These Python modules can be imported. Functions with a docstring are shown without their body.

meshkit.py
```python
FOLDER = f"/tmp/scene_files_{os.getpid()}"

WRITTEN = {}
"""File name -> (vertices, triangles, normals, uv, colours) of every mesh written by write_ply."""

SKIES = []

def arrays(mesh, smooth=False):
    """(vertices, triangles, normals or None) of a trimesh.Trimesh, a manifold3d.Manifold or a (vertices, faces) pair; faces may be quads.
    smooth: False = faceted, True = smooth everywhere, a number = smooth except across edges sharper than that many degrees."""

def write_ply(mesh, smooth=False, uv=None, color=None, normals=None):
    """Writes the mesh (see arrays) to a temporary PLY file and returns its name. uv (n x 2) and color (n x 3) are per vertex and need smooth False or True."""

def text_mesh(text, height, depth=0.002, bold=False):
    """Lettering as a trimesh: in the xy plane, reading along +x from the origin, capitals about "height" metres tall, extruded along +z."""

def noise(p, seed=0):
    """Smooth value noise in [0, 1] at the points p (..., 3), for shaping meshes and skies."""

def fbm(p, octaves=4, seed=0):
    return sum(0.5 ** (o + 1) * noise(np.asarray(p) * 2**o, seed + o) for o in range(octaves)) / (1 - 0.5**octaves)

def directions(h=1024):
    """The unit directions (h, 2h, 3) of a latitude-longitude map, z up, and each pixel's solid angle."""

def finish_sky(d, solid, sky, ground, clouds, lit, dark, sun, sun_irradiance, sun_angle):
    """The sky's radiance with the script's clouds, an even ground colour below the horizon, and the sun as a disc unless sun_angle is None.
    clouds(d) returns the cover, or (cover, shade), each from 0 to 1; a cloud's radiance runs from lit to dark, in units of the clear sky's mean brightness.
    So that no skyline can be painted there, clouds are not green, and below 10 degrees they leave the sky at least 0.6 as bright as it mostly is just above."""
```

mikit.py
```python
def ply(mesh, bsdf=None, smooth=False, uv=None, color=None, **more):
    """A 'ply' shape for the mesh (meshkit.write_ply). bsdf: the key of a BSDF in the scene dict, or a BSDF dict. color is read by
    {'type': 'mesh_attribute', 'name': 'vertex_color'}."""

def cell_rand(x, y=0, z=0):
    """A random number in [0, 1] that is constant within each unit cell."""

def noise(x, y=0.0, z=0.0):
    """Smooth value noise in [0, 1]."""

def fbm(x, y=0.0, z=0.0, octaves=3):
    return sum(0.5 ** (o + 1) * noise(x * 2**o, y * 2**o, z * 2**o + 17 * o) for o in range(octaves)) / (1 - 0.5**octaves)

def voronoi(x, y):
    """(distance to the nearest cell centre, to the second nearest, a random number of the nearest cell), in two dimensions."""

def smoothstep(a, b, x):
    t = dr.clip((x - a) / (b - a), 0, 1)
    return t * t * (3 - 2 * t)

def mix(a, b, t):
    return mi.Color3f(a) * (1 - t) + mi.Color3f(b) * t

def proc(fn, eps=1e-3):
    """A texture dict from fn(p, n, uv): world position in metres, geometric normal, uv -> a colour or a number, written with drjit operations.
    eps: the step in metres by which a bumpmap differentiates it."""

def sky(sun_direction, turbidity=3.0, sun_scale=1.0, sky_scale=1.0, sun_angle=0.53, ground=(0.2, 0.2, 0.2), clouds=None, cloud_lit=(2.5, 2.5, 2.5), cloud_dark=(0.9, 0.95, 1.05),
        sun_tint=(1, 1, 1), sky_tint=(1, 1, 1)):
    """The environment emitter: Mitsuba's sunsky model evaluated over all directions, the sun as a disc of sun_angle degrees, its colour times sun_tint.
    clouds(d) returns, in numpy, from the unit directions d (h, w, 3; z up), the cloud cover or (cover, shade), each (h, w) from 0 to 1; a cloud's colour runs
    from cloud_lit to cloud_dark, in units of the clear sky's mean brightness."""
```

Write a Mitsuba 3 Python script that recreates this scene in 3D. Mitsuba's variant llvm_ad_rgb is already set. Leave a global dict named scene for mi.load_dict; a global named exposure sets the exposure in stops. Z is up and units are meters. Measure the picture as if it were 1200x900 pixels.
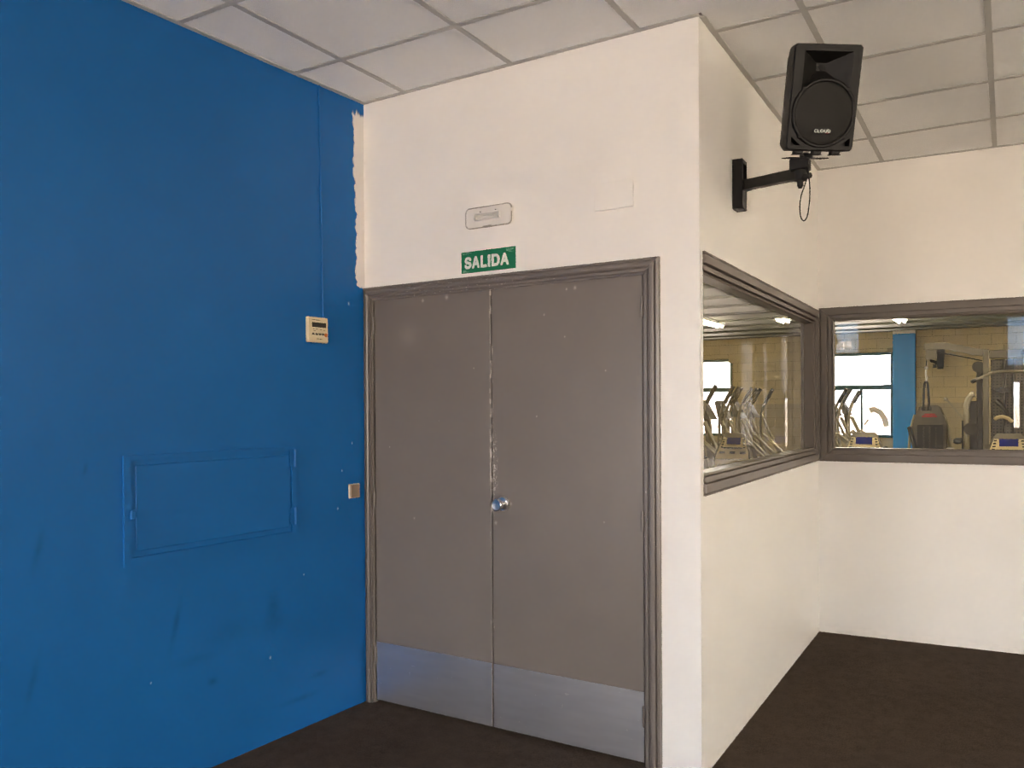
import math
import numpy as np
import trimesh
import manifold3d as m3
import shapely
import shapely.geometry as sg
import shapely.affinity as sa
import drjit as dr
import mitsuba as mi
import mikit
import meshkit
from mikit import proc, noise, fbm, smoothstep, mix

T = mi.ScalarTransform4f
scene, labels = {}, {}

# ------------------------------------------------------------------ camera, sky, exposure
YAW, PITCH, ROLL, FOC = 0.5487114854, -0.0074265281, -0.0062515090, 978.526723
CAM = np.array([2.7336, -3.2121, 1.4603])
SHIFT = (-17.0935, 34.6385)
_cy, _sy, _cp, _sp, _cr, _sr = math.cos(YAW), math.sin(YAW), math.cos(PITCH), math.sin(PITCH), math.cos(ROLL), math.sin(ROLL)
_fw = np.array([-_sy * _cp, _cy * _cp, _sp])
_rt = np.array([_cy, _sy, 0.0])
_up = -_rt * _sr + np.cross(_rt, _fw) * _cr
scene['camera'] = {
    'type': 'perspective', 'fov': math.degrees(2 * math.atan(600 / FOC)), 'fov_axis': 'x', 'near_clip': 0.05, 'far_clip': 200.0,
    'principal_point_offset_x': -SHIFT[0] / 1200.0, 'principal_point_offset_y': -SHIFT[1] / 900.0,
    'to_world': T().look_at(origin=CAM.tolist(), target=(CAM + _fw).tolist(), up=_up.tolist()),
}
scene['sky'] = mikit.sky((0.10, -0.05, 1.0), turbidity=4.0, sun_scale=2.0, sky_scale=10.0, ground=(0.62, 0.55, 0.48),
                         clouds=lambda d: np.full(d.shape[:2], 0.93), cloud_lit=(1.31, 1.24, 1.19), sky_tint=(1.0, 0.97, 0.95))
exposure = 3.22
LAMP = 9.8          # radiance of the lit tubes in the gym

# ------------------------------------------------------------------ measures of the place (metres)
H = 2.971                       # suspended ceiling
W = 1.7131                      # outside corner of the door wall
D = 2.4583                      # depth of the alcove
DB, BB, SW, SL = -0.0187043, -0.0400229, -0.0089003, 0.0657134
REAR, RIGHT = -5.5, 8.6         # walls behind and beside the photographer
GYM_Y, GYM_L, GYM_R, GYM_H = 15.2, -6.0, 9.5, 2.93


class Frame:
    """A wall's own frame: u along it, n out of it, z up."""

    def __init__(self, origin, u, n):
        self.o = np.array(origin, float)
        u, n = np.array([*u, 0.0]), np.array([*n, 0.0])
        self.u, self.n, self.z = u / np.linalg.norm(u), n / np.linalg.norm(n), np.array([0, 0, 1.0])

    def __call__(self, mesh):
        v = np.asarray(mesh.vertices) @ np.array([self.u, self.n, self.z]) + self.o
        f = np.asarray(mesh.faces)
        if np.linalg.det(np.array([self.u, self.n, self.z])) < 0:
            f = f[:, ::-1]
        return trimesh.Trimesh(v, f, process=False)

    def p(self, u, n=0.0, z=0.0):
        return self.o + self.u * u + self.n * n + self.z * z


F_DOOR = Frame((0, 0, 0), (1, DB), (DB, -1))
F_BLUE = Frame((0, 0, 0), (BB, -1), (1, BB))
F_SIDE = Frame((W, 0, 0), (SW, 1), (1, -SW))
F_BACK = Frame((W + SW * D, D, 0), (1, SL), (SL, -1))
F_FAR = Frame((0, GYM_Y, 0), (1, 0), (0, -1))
F_REAR = Frame((0, REAR, 0), (-1, 0), (0, 1))
WORLD = Frame((0, 0, 0), (1, 0), (0, 1))


# ------------------------------------------------------------------ mesh helpers
def tri(v, f):
    return trimesh.Trimesh(np.asarray(v, float), np.asarray(f, int), process=False)


def box(a0, a1, b0, b1, c0, c1):
    m = trimesh.creation.box((a1 - a0, b1 - b0, c1 - c0))
    m.apply_translation(((a0 + a1) / 2, (b0 + b1) / 2, (c0 + c1) / 2))
    return m


def cbox(a0, a1, b0, b1, c0, c1, r=0.004):
    """A box with chamfered edges."""
    lo, hi = np.array([a0, b0, c0]), np.array([a1, b1, c1])
    pts = []
    for k in range(3):
        for s in np.ndindex(2, 2, 2):
            p = np.where(np.array(s) == 1, hi, lo).astype(float)
            for j in range(3):
                if j != k:
                    p[j] += -r if s[j] else r
            pts.append(p)
    return trimesh.convex.convex_hull(np.array(pts))


def hull(pts):
    return trimesh.convex.convex_hull(np.array(pts, float))


def cat(*ms):
    return trimesh.util.concatenate(list(ms))


def rbox2(w, h, r, n=5):
    """Rounded rectangle polygon centred on the origin."""
    return sg.box(-w / 2 + r, -h / 2 + r, w / 2 - r, h / 2 - r).buffer(r, quad_segs=n)


def extrude(poly, d):
    ps = getattr(poly, 'geoms', [poly])
    return trimesh.util.concatenate([trimesh.creation.extrude_polygon(q, d, engine='earcut') for q in ps])


def upright(poly, n0, n1):
    """Polygon in (u, z) extruded from n0 to n1 in a wall frame."""
    m = extrude(poly, n1 - n0)
    v = np.asarray(m.vertices)
    return tri(np.c_[v[:, 0], v[:, 2] + n0, v[:, 1]], np.asarray(m.faces)[:, ::-1])


def flat(poly, z0, z1):
    m = extrude(poly, z1 - z0)
    m.apply_translation((0, 0, z0))
    return m


def tube(pts, r, seg=10, closed=False):
    pts = np.asarray(pts, float)
    rs = np.broadcast_to(np.asarray(r, float), len(pts))
    n = len(pts)
    tan = np.roll(pts, -1, 0) - np.roll(pts, 1, 0) if closed else np.gradient(pts, axis=0)
    tan /= np.linalg.norm(tan, axis=1, keepdims=True) + 1e-12
    ref = np.array([0, 0, 1.0]) if abs(tan[0, 2]) < 0.9 else np.array([1.0, 0, 0])
    a = np.cross(tan[0], ref)
    a /= np.linalg.norm(a)
    V, ang = [], np.arange(seg) * 2 * np.pi / seg
    for k in range(n):
        a = a - tan[k] * (a @ tan[k])
        a /= np.linalg.norm(a)
        b = np.cross(tan[k], a)
        V.append(pts[k] + rs[k] * (np.cos(ang)[:, None] * a + np.sin(ang)[:, None] * b))
    V = np.vstack(V)
    F = []
    for k in range(n if closed else n - 1):
        i0, i1 = k * seg, ((k + 1) % n) * seg
        for j in range(seg):
            q = (j + 1) % seg
            F += [[i0 + j, i0 + q, i1 + q], [i0 + j, i1 + q, i1 + j]]
    if not closed:
        V = np.vstack([V, pts[0], pts[-1]])
        e = len(V) - 2
        for j in range(seg):
            q = (j + 1) % seg
            F += [[e, q, j], [e + 1, (n - 1) * seg + j, (n - 1) * seg + q]]
    return tri(V, F)


def bez(*p, n=14):
    p = np.array(p, float)
    t = np.linspace(0, 1, n)[:, None]
    if len(p) == 3:
        return (1 - t) ** 2 * p[0] + 2 * t * (1 - t) * p[1] + t * t * p[2]
    return (1 - t) ** 3 * p[0] + 3 * t * (1 - t) ** 2 * p[1] + 3 * t * t * (1 - t) * p[2] + t ** 3 * p[3]


def bar(p, q, w, t):
    """A straight rectangular bar from p to q."""
    p, q = np.array(p, float), np.array(q, float)
    d = (q - p) / np.linalg.norm(q - p)
    a = np.cross(d, [0, 0, 1.0] if abs(d[2]) < 0.95 else [0, 1.0, 0])
    a /= np.linalg.norm(a)
    b = np.cross(a, d)
    return hull([x + a * i * w / 2 + b * j * t / 2 for x in (p, q) for i in (-1, 1) for j in (-1, 1)])


def lathe(profile, n=32):
    return trimesh.creation.revolve(np.array(profile, float), sections=n)


def cyl(p, q, r, seg=20):
    return tube([p, q], r, seg)


def to_m3(m):
    return m3.Manifold(m3.Mesh(np.asarray(m.vertices, np.float32), np.asarray(m.faces, np.uint32)))


def fixed(m):
    m = trimesh.Trimesh(m.vertices, m.faces)
    m.merge_vertices()
    if m.volume < 0:
        m.invert()
    return m


def minus(a, *bs):
    r = to_m3(fixed(a))
    for b in bs:
        r = r - to_m3(fixed(b))
    q = r.to_mesh()
    return tri(q.vert_properties[:, :3], q.tri_verts)


def glyphs(s, swell=0.0):
    """The outline of a line of lettering, 0..1 high, thickened by swell."""
    m = meshkit.text_mesh(s, 1.0, 0.1, True)
    v, f = np.asarray(m.vertices), np.asarray(m.faces)
    top = [sg.Polygon(v[q][:, :2]) for q in f if np.all(v[q][:, 2] > .05)]
    return shapely.union_all([q.buffer(1e-4) for q in top]).buffer(swell, join_style=2, mitre_limit=2).simplify(.004)


def text(fr, s, u0, u1, z0, z1, n, depth=0.0012, swell=0.0):
    """Lettering that fills the given rectangle of a wall frame."""
    g = glyphs(s, swell)
    a, b, c, d = g.bounds
    k = (u1 - u0) / (c - a)
    if np.linalg.det(np.array([fr.u, fr.n, fr.z])) < 0:
        g = sa.affine_transform(g, [k, 0, 0, (z1 - z0) / (d - b), u0 - a * k, z0 - b * (z1 - z0) / (d - b)])
    else:                                # seen from +n, u then runs to the left
        g = sa.affine_transform(g, [-k, 0, 0, (z1 - z0) / (d - b), u1 + a * k, z0 - b * (z1 - z0) / (d - b)])
    return fr(upright(g, n, n + depth))


def sheet(fr, poly, n):
    ms = [trimesh.creation.triangulate_polygon(q, engine='earcut') for q in getattr(poly, 'geoms', [poly])]
    return fr(cat(*[tri(np.c_[v[:, 0], np.full(len(v), n), v[:, 1]], f) for v, f in ms]))


def moulding(profile, rect, sides, scale=(1, 1, 1, 1), open_bottom=False):
    """Mitred mouldings (left, right, top, bottom) of a rectangle u0 u1 z0 z1; profile of (inward, n)."""
    u0, u1, z0, z1 = rect
    sl, sr, st, sb = scale
    poly = sg.Polygon(profile)
    out = {}
    pr = np.array(poly.exterior.coords)[:-1]
    pv, pf = trimesh.creation.triangulate_polygon(sg.Polygon(pr), engine='earcut')
    idx = [int(np.argmin(((pr - q) ** 2).sum(1))) for q in pv]
    for s in sides:
        ends = []
        for e in (0, 1):
            pts = []
            for w, n in pr:
                L, R_, Tp, Bt = u0 + w * sl, u1 - w * sr, z1 - w * st, (z0 if open_bottom else z0 + w * sb)
                uz = {'left': ((L, Bt), (L, Tp)), 'right': ((R_, Bt), (R_, Tp)), 'top': ((L, Tp), (R_, Tp)), 'bottom': ((L, Bt), (R_, Bt))}[s][e]
                pts.append((uz[0], n, uz[1]))
            ends.append(pts)
        k = len(pr)
        V = np.array(ends[0] + ends[1])
        F = []
        for j in range(k):
            q = (j + 1) % k
            F += [[j, q, k + q], [j, k + q, k + j]]
        for f in pf:
            F += [[idx[f[0]], idx[f[2]], idx[f[1]]], [k + idx[f[0]], k + idx[f[1]], k + idx[f[2]]]]
        out[s] = fixed(tri(V, F))
    return out


# ------------------------------------------------------------------ scene helpers
def numbered(name):
    if name not in scene and name not in labels:
        return name
    k = 1
    while f'{name}_{k:03d}' in scene or f'{name}_{k:03d}' in labels:
        k += 1
    return f'{name}_{k:03d}'


def add(name, mesh, mat, smooth=False, label=None, category=None, kind=None, group=None, **more):
    key = numbered(name)
    scene[key] = mesh if isinstance(mesh, dict) else mikit.ply(mesh, mat, smooth=smooth, **more)
    if isinstance(mesh, dict) and mat:
        scene[key] = {**mesh, 'bsdf': {'type': 'ref', 'id': mat}}
    d = {k: v for k, v in dict(label=label, category=category, kind=kind, group=group).items() if v}
    if d:
        labels[key] = d
    return key


def thing(name, label, category, group=None, kind=None):
    key = numbered(name)
    labels[key] = {k: v for k, v in dict(label=label, category=category, kind=kind, group=group).items() if v}
    return key


def part(parent, name, mesh, mat, smooth=False, label=None, kind=None, **more):
    return add(f'{parent}__{name}', mesh, mat, smooth, label=label, kind=kind, **more)


def place(mesh, loc=(0, 0, 0), rz=0.0):
    m = mesh.copy()
    m.apply_transform(trimesh.transformations.rotation_matrix(math.radians(rz), [0, 0, 1]))
    m.apply_translation(loc)
    return m


# ------------------------------------------------------------------ materials
def rgb(*c):
    return {'type': 'rgb', 'value': list(c)}


def mat(name, color, rough=0.5, metal=0.0, spec=0.5, bump=None, scale=1.0, **kw):
    d = {'type': 'principled', 'base_color': color if isinstance(color, dict) else rgb(*color), 'roughness': rough, 'metallic': metal, 'specular': spec, **kw}
    if bump:
        d = {'type': 'bumpmap', 'arbitrary': proc(bump[0], eps=bump[1]), 'scale': bump[2], 'bsdf': d}
    scene[name] = {'type': 'twosided', 'bsdf': d}
    return name


def roller(p, n, uv):
    return 0.6 * noise(p.x * 160 + p.y * 160, p.y * 30, p.z * 160) + 0.4 * noise(p.x * 45, p.y * 45, p.z * 45)


def blob(a, b, ca, cb, ra, rb):
    return dr.exp(-dr.square((a - ca) / ra) - dr.square((b - cb) / rb))


def blue_fn(p, n, uv):
    u, z = -p.y, p.z
    c = mix((0.0080, 0.110, 0.345), (0.0110, 0.127, 0.390), fbm(u * 2.3, z * 2.3, 3.0))
    # scuffs rubbed into the paint
    d = 0.0
    for cu, cz, ru, rz, a in ((1.09, 0.62, 0.012, 0.075, .5), (0.60, 0.60, 0.03, 0.06, .40), (0.60, 0.52, 0.06, 0.05, .25), (1.62, 0.98, .012, .06, .4),
                              (1.64, .55, .012, .07, .35), (0.92, 0.35, .02, .015, .45), (0.33, 0.22, .05, .012, .3), (0.45, .14, .10, .012, .3),
                              (1.0, .46, .10, .02, .2), (0.85, .53, .09, .05, .2), (1.45, 1.25, .008, .02, .45)):
        d = d + a * blob(u + 0.25 * (z - cz) * (ru < 0.02), z, cu, cz, ru, rz)
    d = dr.minimum(d, 0.6) * (0.45 + 0.8 * fbm(u * 40, z * 40, 1.0))
    c = c * (1 - 0.55 * d)
    # specks of white, and the white paint that was brushed past the corner above the door
    sp = 0.0
    for cu, cz, r in ((0.115, 1.97, .005), (0.20, .98, .004), (.17, 1.16, .0035), (.10, 1.29, .0035), (.62, .37, .004), (1.2, .42, .003), (0.42, .70, .003)):
        sp = sp + blob(u, z, cu, cz, r, r * 1.3)
    c = mix(c, (0.45, 0.6, 0.75), dr.minimum(sp, 1))
    edge = 0.062 + 0.017 * smoothstep(2.35, 2.9, z) + 0.016 * (noise(z * 60, 5.0) - .5) + 0.022 * (fbm(z * 14, 2.0) - .5) - .03 * smoothstep(2.075, 2.04, z)
    band = smoothstep(edge + .003, edge - .003, u) * smoothstep(2.045, 2.055, z + 0.02 * (noise(u * 40, 3.0) - .5)) * smoothstep(2.925, 2.905, z + .03 * (noise(u * 150, 9.0) - .5))
    thin = smoothstep(edge - .012, edge, u) * smoothstep(.62, .72, noise(u * 260, z * 55, 4.0))
    return mix(c, (0.78, 0.74, 0.70), band * (1 - 0.55 * thin))


mat('m_blue', proc(blue_fn), 0.42, spec=0.28, bump=(roller, 2e-3, 0.0012))


def white_fn(p, n, uv):
    c = mix((0.80, 0.775, 0.735), (0.83, 0.805, 0.765), fbm(p.x * 3 + p.y * 2, p.z * 3, p.y))
    grime = smoothstep(0.10, 0.0, p.z) * smoothstep(.45, .75, fbm(p.x * 30 + p.y * 30, p.z * 60))
    return c * (1 - 0.06 * grime)


mat('m_white', proc(white_fn), 0.45, spec=0.35, bump=(roller, 2e-3, 0.0012))
mat('m_ochre', (0.74, 0.58, 0.33), 0.6)
mat('m_plain_white', (0.78, 0.76, 0.72), 0.5)


def ceil_fn(p, n, uv):
    s = noise(p.x * 420, p.y * 420, 0.0)
    return mix((0.71, 0.705, 0.69), (0.79, 0.785, 0.77), s) * (0.96 + 0.08 * fbm(p.x * 3, p.y * 3))


mat('m_tile', proc(ceil_fn), 0.8, spec=0.2)
mat('m_grid', (0.42, 0.41, 0.385), 0.5)


def carpet_fn(p, n, uv):
    a = noise(p.x * 330, p.y * 330)
    b = fbm(p.x * 26, p.y * 26)
    w = fbm(p.x * 2.2, p.y * 2.2, 2.0)
    c = mix((0.019, 0.0135, 0.0105), (0.072, 0.053, 0.041), a * 0.5 + b * 0.3 + 0.2 * w)
    spk = smoothstep(0.975, 0.99, noise(p.x * 120, p.y * 120, 7.0)) * smoothstep(.55, .75, fbm(p.x * 4, p.y * 4, 9.0))
    return mix(c, (0.25, 0.2, 0.14), spk * .5)


mat('m_carpet', proc(carpet_fn), 0.9, spec=0.15, bump=(lambda p, n, uv: noise(p.x * 300, p.y * 300), 1.5e-3, 0.0025))


def door_fn(p, n, uv):
    c = mix((0.158, 0.134, 0.116), (0.172, 0.147, 0.128), fbm(p.x * 3, p.z * 3, 1.0))
    u, z = p.x, p.z
    seam = dr.abs(u - 0.7448)
    n1 = noise(u * 300, z * 45, 2.0)
    chips = smoothstep(0.014, 0.002, seam) * smoothstep(0.60, 0.70, n1) * smoothstep(.42, .60, fbm(z * 3.1, 4.0)) * smoothstep(0.3, 0.34, z)
    near = blob(u, z, 0.757, 1.19, 0.014, 0.12) * smoothstep(.66, .74, noise(u * 210, z * 150, 3.0))
    specks = 0.0
    for cu, cz, r in ((.30, .93, .004), (.65, 1.64, .003), (1.12, 1.76, .003), (1.02, 1.86, .0035), (1.31, 1.61, .003), (.98, 1.42, .003), (.15, 1.27, .003), (.8, 1.01, .004),
                      (.765, 0.94, .006), (.83, 1.045, .006), (.845, 1.03, .005), (1.30, .98, .003), (.45, 1.4, .002), (1.17, 1.965, .006), (1.13, 1.962, .004), (.50, 1.975, .008), (.36, 1.97, .006)):
        specks = specks + blob(u, z, cu, cz, r, r * 1.2)
    pale = blob(u, z, 0.27, 1.81, .055, .055) * .14
    c = mix(c, (0.62, 0.56, 0.50), dr.minimum(chips * .85 + near * .9 + specks * .4, 1))
    return mix(c, (0.42, 0.38, 0.35), pale)


mat('m_door', proc(door_fn), 0.36, spec=0.55, bump=(lambda p, n, uv: noise(p.x * 55, p.y * 55, p.z * 55), 3e-3, 0.0004))


def trim_fn(p, n, uv):
    c = mix((0.150, 0.127, 0.112), (0.166, 0.142, 0.126), fbm(p.x * 12, p.y * 12, p.z * 12))
    ch = smoothstep(.84, .88, noise(p.x * 160, p.y * 160, p.z * 110)) * smoothstep(.55, .7, fbm(p.z * 5, p.x * 3, p.y * 5))
    return mix(c, (0.60, 0.55, 0.48), ch * .5)


mat('m_trim', proc(trim_fn), 0.30, spec=0.6)


def frame_fn(p, n, uv):
    return mix((0.092, 0.075, 0.063), (0.112, 0.093, 0.078), fbm(p.x * 5, p.y * 5, p.z * 5)) * 1.25


mat('m_frame', proc(frame_fn), 0.30, spec=0.6)


def kick_fn(p, n, uv):
    c = mix((0.53, 0.52, 0.54), (0.61, 0.60, 0.62), fbm(p.x * 6, p.z * 40, 2.0))
    sp = smoothstep(.955, .975, noise(p.x * 60, p.z * 60, 5.0))
    return mix(c, (.8, .78, .75), sp * .6)


mat('m_kick', proc(kick_fn), 0.36, metal=0.92)
mat('m_chrome', (0.86, 0.86, 0.87), 0.07, metal=1.0)
mat('m_steel', (0.45, 0.43, 0.40), 0.35, metal=0.8)
mat('m_black', (0.0065, 0.006, 0.0055), 0.48, spec=0.3)
mat('m_black_matte', (0.010, 0.0095, 0.009), 0.75, spec=0.3)
mat('m_black_metal', (0.007, 0.0065, 0.0065), 0.42, spec=0.35)
mat('m_grille', proc(lambda p, n, uv: mix((0.004, 0.0036, 0.003), (0.013, 0.0115, 0.0095), noise(p.x * 700, p.y * 700, p.z * 700))), 0.6, spec=0.3)
mat('m_green', (0.004, 0.145, 0.062), 0.45)
mat('m_letter', (0.66, 0.71, 0.64), 0.6)
mat('m_print', (0.26, 0.45, 0.33), 0.6)
mat('m_cream', (0.74, 0.62, 0.40), 0.4)
mat('m_lcd', (0.035, 0.032, 0.024), 0.15)
mat('m_ink', (0.10, 0.085, 0.065), 0.6)
mat('m_orange', (0.62, 0.16, 0.03), 0.4)
mat('m_bronze', (0.33, 0.25, 0.185), 0.22, metal=0.35)
mat('m_bronze_edge', (0.52, 0.45, 0.37), 0.3, metal=0.3)
mat('m_lamp_white', (0.74, 0.71, 0.66), 0.35)
mat('m_lamp_rim', (0.34, 0.31, 0.27), 0.3)
mat('m_reflector', (0.80, 0.78, 0.70), 0.12, metal=0.5)
mat('m_red', (0.45, 0.03, 0.03), 0.5)
scene['m_glass'] = {'type': 'thindielectric', 'int_ior': 1.52, 'ext_ior': 1.0}
scene['m_cover'] = {'type': 'thindielectric', 'int_ior': 1.45, 'ext_ior': 1.0}


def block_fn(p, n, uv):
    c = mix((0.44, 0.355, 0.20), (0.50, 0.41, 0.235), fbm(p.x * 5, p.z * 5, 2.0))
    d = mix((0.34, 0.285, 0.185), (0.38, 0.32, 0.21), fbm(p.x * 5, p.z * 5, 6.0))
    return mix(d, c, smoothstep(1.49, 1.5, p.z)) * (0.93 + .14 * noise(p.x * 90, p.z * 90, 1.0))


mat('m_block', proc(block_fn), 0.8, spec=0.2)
mat('m_joint', (0.26, 0.21, 0.125), 0.9)
mat('m_gym_wall', (0.50, 0.42, 0.27), 0.7)
mat('m_gym_ceiling', (0.115, 0.118, 0.085), 0.6)
mat('m_gym_dark', (0.06, 0.055, 0.045), 0.7)
mat('m_gym_floor', proc(lambda p, n, uv: mix((0.22, 0.21, 0.195), (0.27, 0.255, 0.235), fbm(p.x * 6, p.y * 6))), 0.35, spec=0.5)
mat('m_column', (0.016, 0.23, 0.60), 0.45)
mat('m_teal', (0.012, 0.060, 0.072), 0.4)
mat('m_taupe', (0.125, 0.107, 0.078), 0.4)
mat('m_taupe_light', (0.155, 0.135, 0.098), 0.4)
mat('m_machine_dark', (0.036, 0.031, 0.025), 0.5)
mat('m_perforated', proc(lambda p, n, uv: mix((0.085, 0.070, 0.052), (0.02, 0.017, 0.014), smoothstep(.3, .15, dr.sqrt(dr.square(p.x * 28 - dr.floor(p.x * 28) - .5) + dr.square(p.z * 28 - dr.floor(p.z * 28) - .5))))), 0.5)
mat('m_silver', (0.30, 0.265, 0.19), 0.40, metal=0.6)
mat('m_console', (0.50, 0.40, 0.22), 0.4)
mat('m_screen', (0.012, 0.016, 0.12), 0.12)
mat('m_rubber', (0.018, 0.017, 0.016), 0.6)
mat('m_decal', (0.80, 0.66, 0.52), 0.6)
scene['m_vinyl'] = {'type': 'principledthin', 'base_color': rgb(0.22, 0.36, 0.54), 'diff_trans': 1.0, 'roughness': 0.6, 'spec_trans': 0.0}
scene['m_vinyl_grey'] = {'type': 'principledthin', 'base_color': rgb(0.50, 0.51, 0.53), 'diff_trans': 1.0, 'roughness': 0.6, 'spec_trans': 0.0}
scene['m_vinyl_text'] = {'type': 'principledthin', 'base_color': rgb(0.95, 0.95, 0.95), 'diff_trans': 1.0, 'roughness': 0.6, 'spec_trans': 0.0}

# ------------------------------------------------------------------ the setting: the studio
add('floor', flat(sg.box(-0.6, REAR - 0.2, RIGHT + 0.2, 3.05).difference(sg.box(-1, 0.1, W - 0.05, 4)), -0.06, 0.0), 'm_carpet', kind='structure',
    label='dark brown black carpet floor of the studio')


def wall(name, fr, outer, holes, n0, n1, m, label):
    poly = outer
    for h in holes:
        poly = poly.difference(h)
    return add(name, fr(upright(poly, n0, n1)), m, kind='structure', label=label)


WIN1 = (0.004, 2.440, 1.106, 2.068)     # side window: u0 u1 z0 z1 of the moulding's outer edge
WIN2 = (0.008, 4.6, 1.102, 2.084)       # back window
DOOR = (0.004, 1.552, 0.0, 2.056)       # outer edge of the door casing


def inner(r, d):
    return sg.box(r[0] + d, r[2] + d, r[1] - d, r[3] - d)


TOP = H + 0.10
wall_left = wall('wall_left', F_BLUE, sg.box(-0.0, -0.06, 5.65, TOP), [], -0.12, 0.0, 'm_blue', 'royal blue painted wall left of the double door, scuffed low down')
door_hole = sg.box(DOOR[0] + 0.035, -1, DOOR[1] - 0.045, DOOR[3] - 0.04)
LD = W / math.cos(math.atan(DB))
wall('wall_front', F_DOOR, sg.box(GYM_L, -0.06, LD, TOP), [door_hole], -0.040, 0.0, 'm_white', 'white plaster wall that holds the grey double door')
wall('wall_side', F_SIDE, sg.box(0.05 - 0.082, -0.06, D + 0.1, TOP), [sg.box(WIN1[0], WIN1[2] + .022, WIN1[1] - .022, WIN1[3] - .022)], -0.10, 0.0, 'm_white', 'narrow white side wall of the alcove with the first window')
wall('wall_back', F_BACK, sg.box(-0.10, -0.06, 7.6, TOP), [inner(WIN2, 0.022)], -0.10, 0.0, 'm_white', 'white back wall of the alcove under and over the wide window')
WINDOWS_REAR = [(-3.98, -3.85, 1.10, 1.80), (-4.62, -4.44, 0.30, 1.61), (-5.00, -4.93, 0.30, 1.84), (-7.15, -5.96, 0.10, 2.60), (-8.40, -7.22, 0.10, 2.60), (-1.30, -0.05, 0.10, 2.20)]
FILMS_REAR = [(-1.85, -1.40, 2.26, 2.72, 'm_vinyl'), (-4.25, -3.80, 2.02, 2.70, 'm_vinyl'), (-4.62, -4.44, 1.66, 2.62, 'm_vinyl_grey'), (-4.925, -4.86, 0.30, 2.50, 'm_vinyl_grey'), (-5.30, -5.10, 0.30, 2.52, 'm_vinyl_grey')]
holes = [sg.box(a, c, b, d) for a, b, c, d, *_ in WINDOWS_REAR + FILMS_REAR]
wall('wall_rear', F_REAR, sg.box(-RIGHT - 0.1, -0.06, 0.6, TOP), holes, -0.15, 0.0, 'm_plain_white', 'white wall behind the photographer with tall windows')
wall('wall_right', Frame((RIGHT, 0, 0), (0, 1), (-1, 0)), sg.box(REAR - 0.1, -0.06, 3.4, TOP), [], -0.12, 0.0, 'm_plain_white', 'white wall at the right end of the studio')

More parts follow.
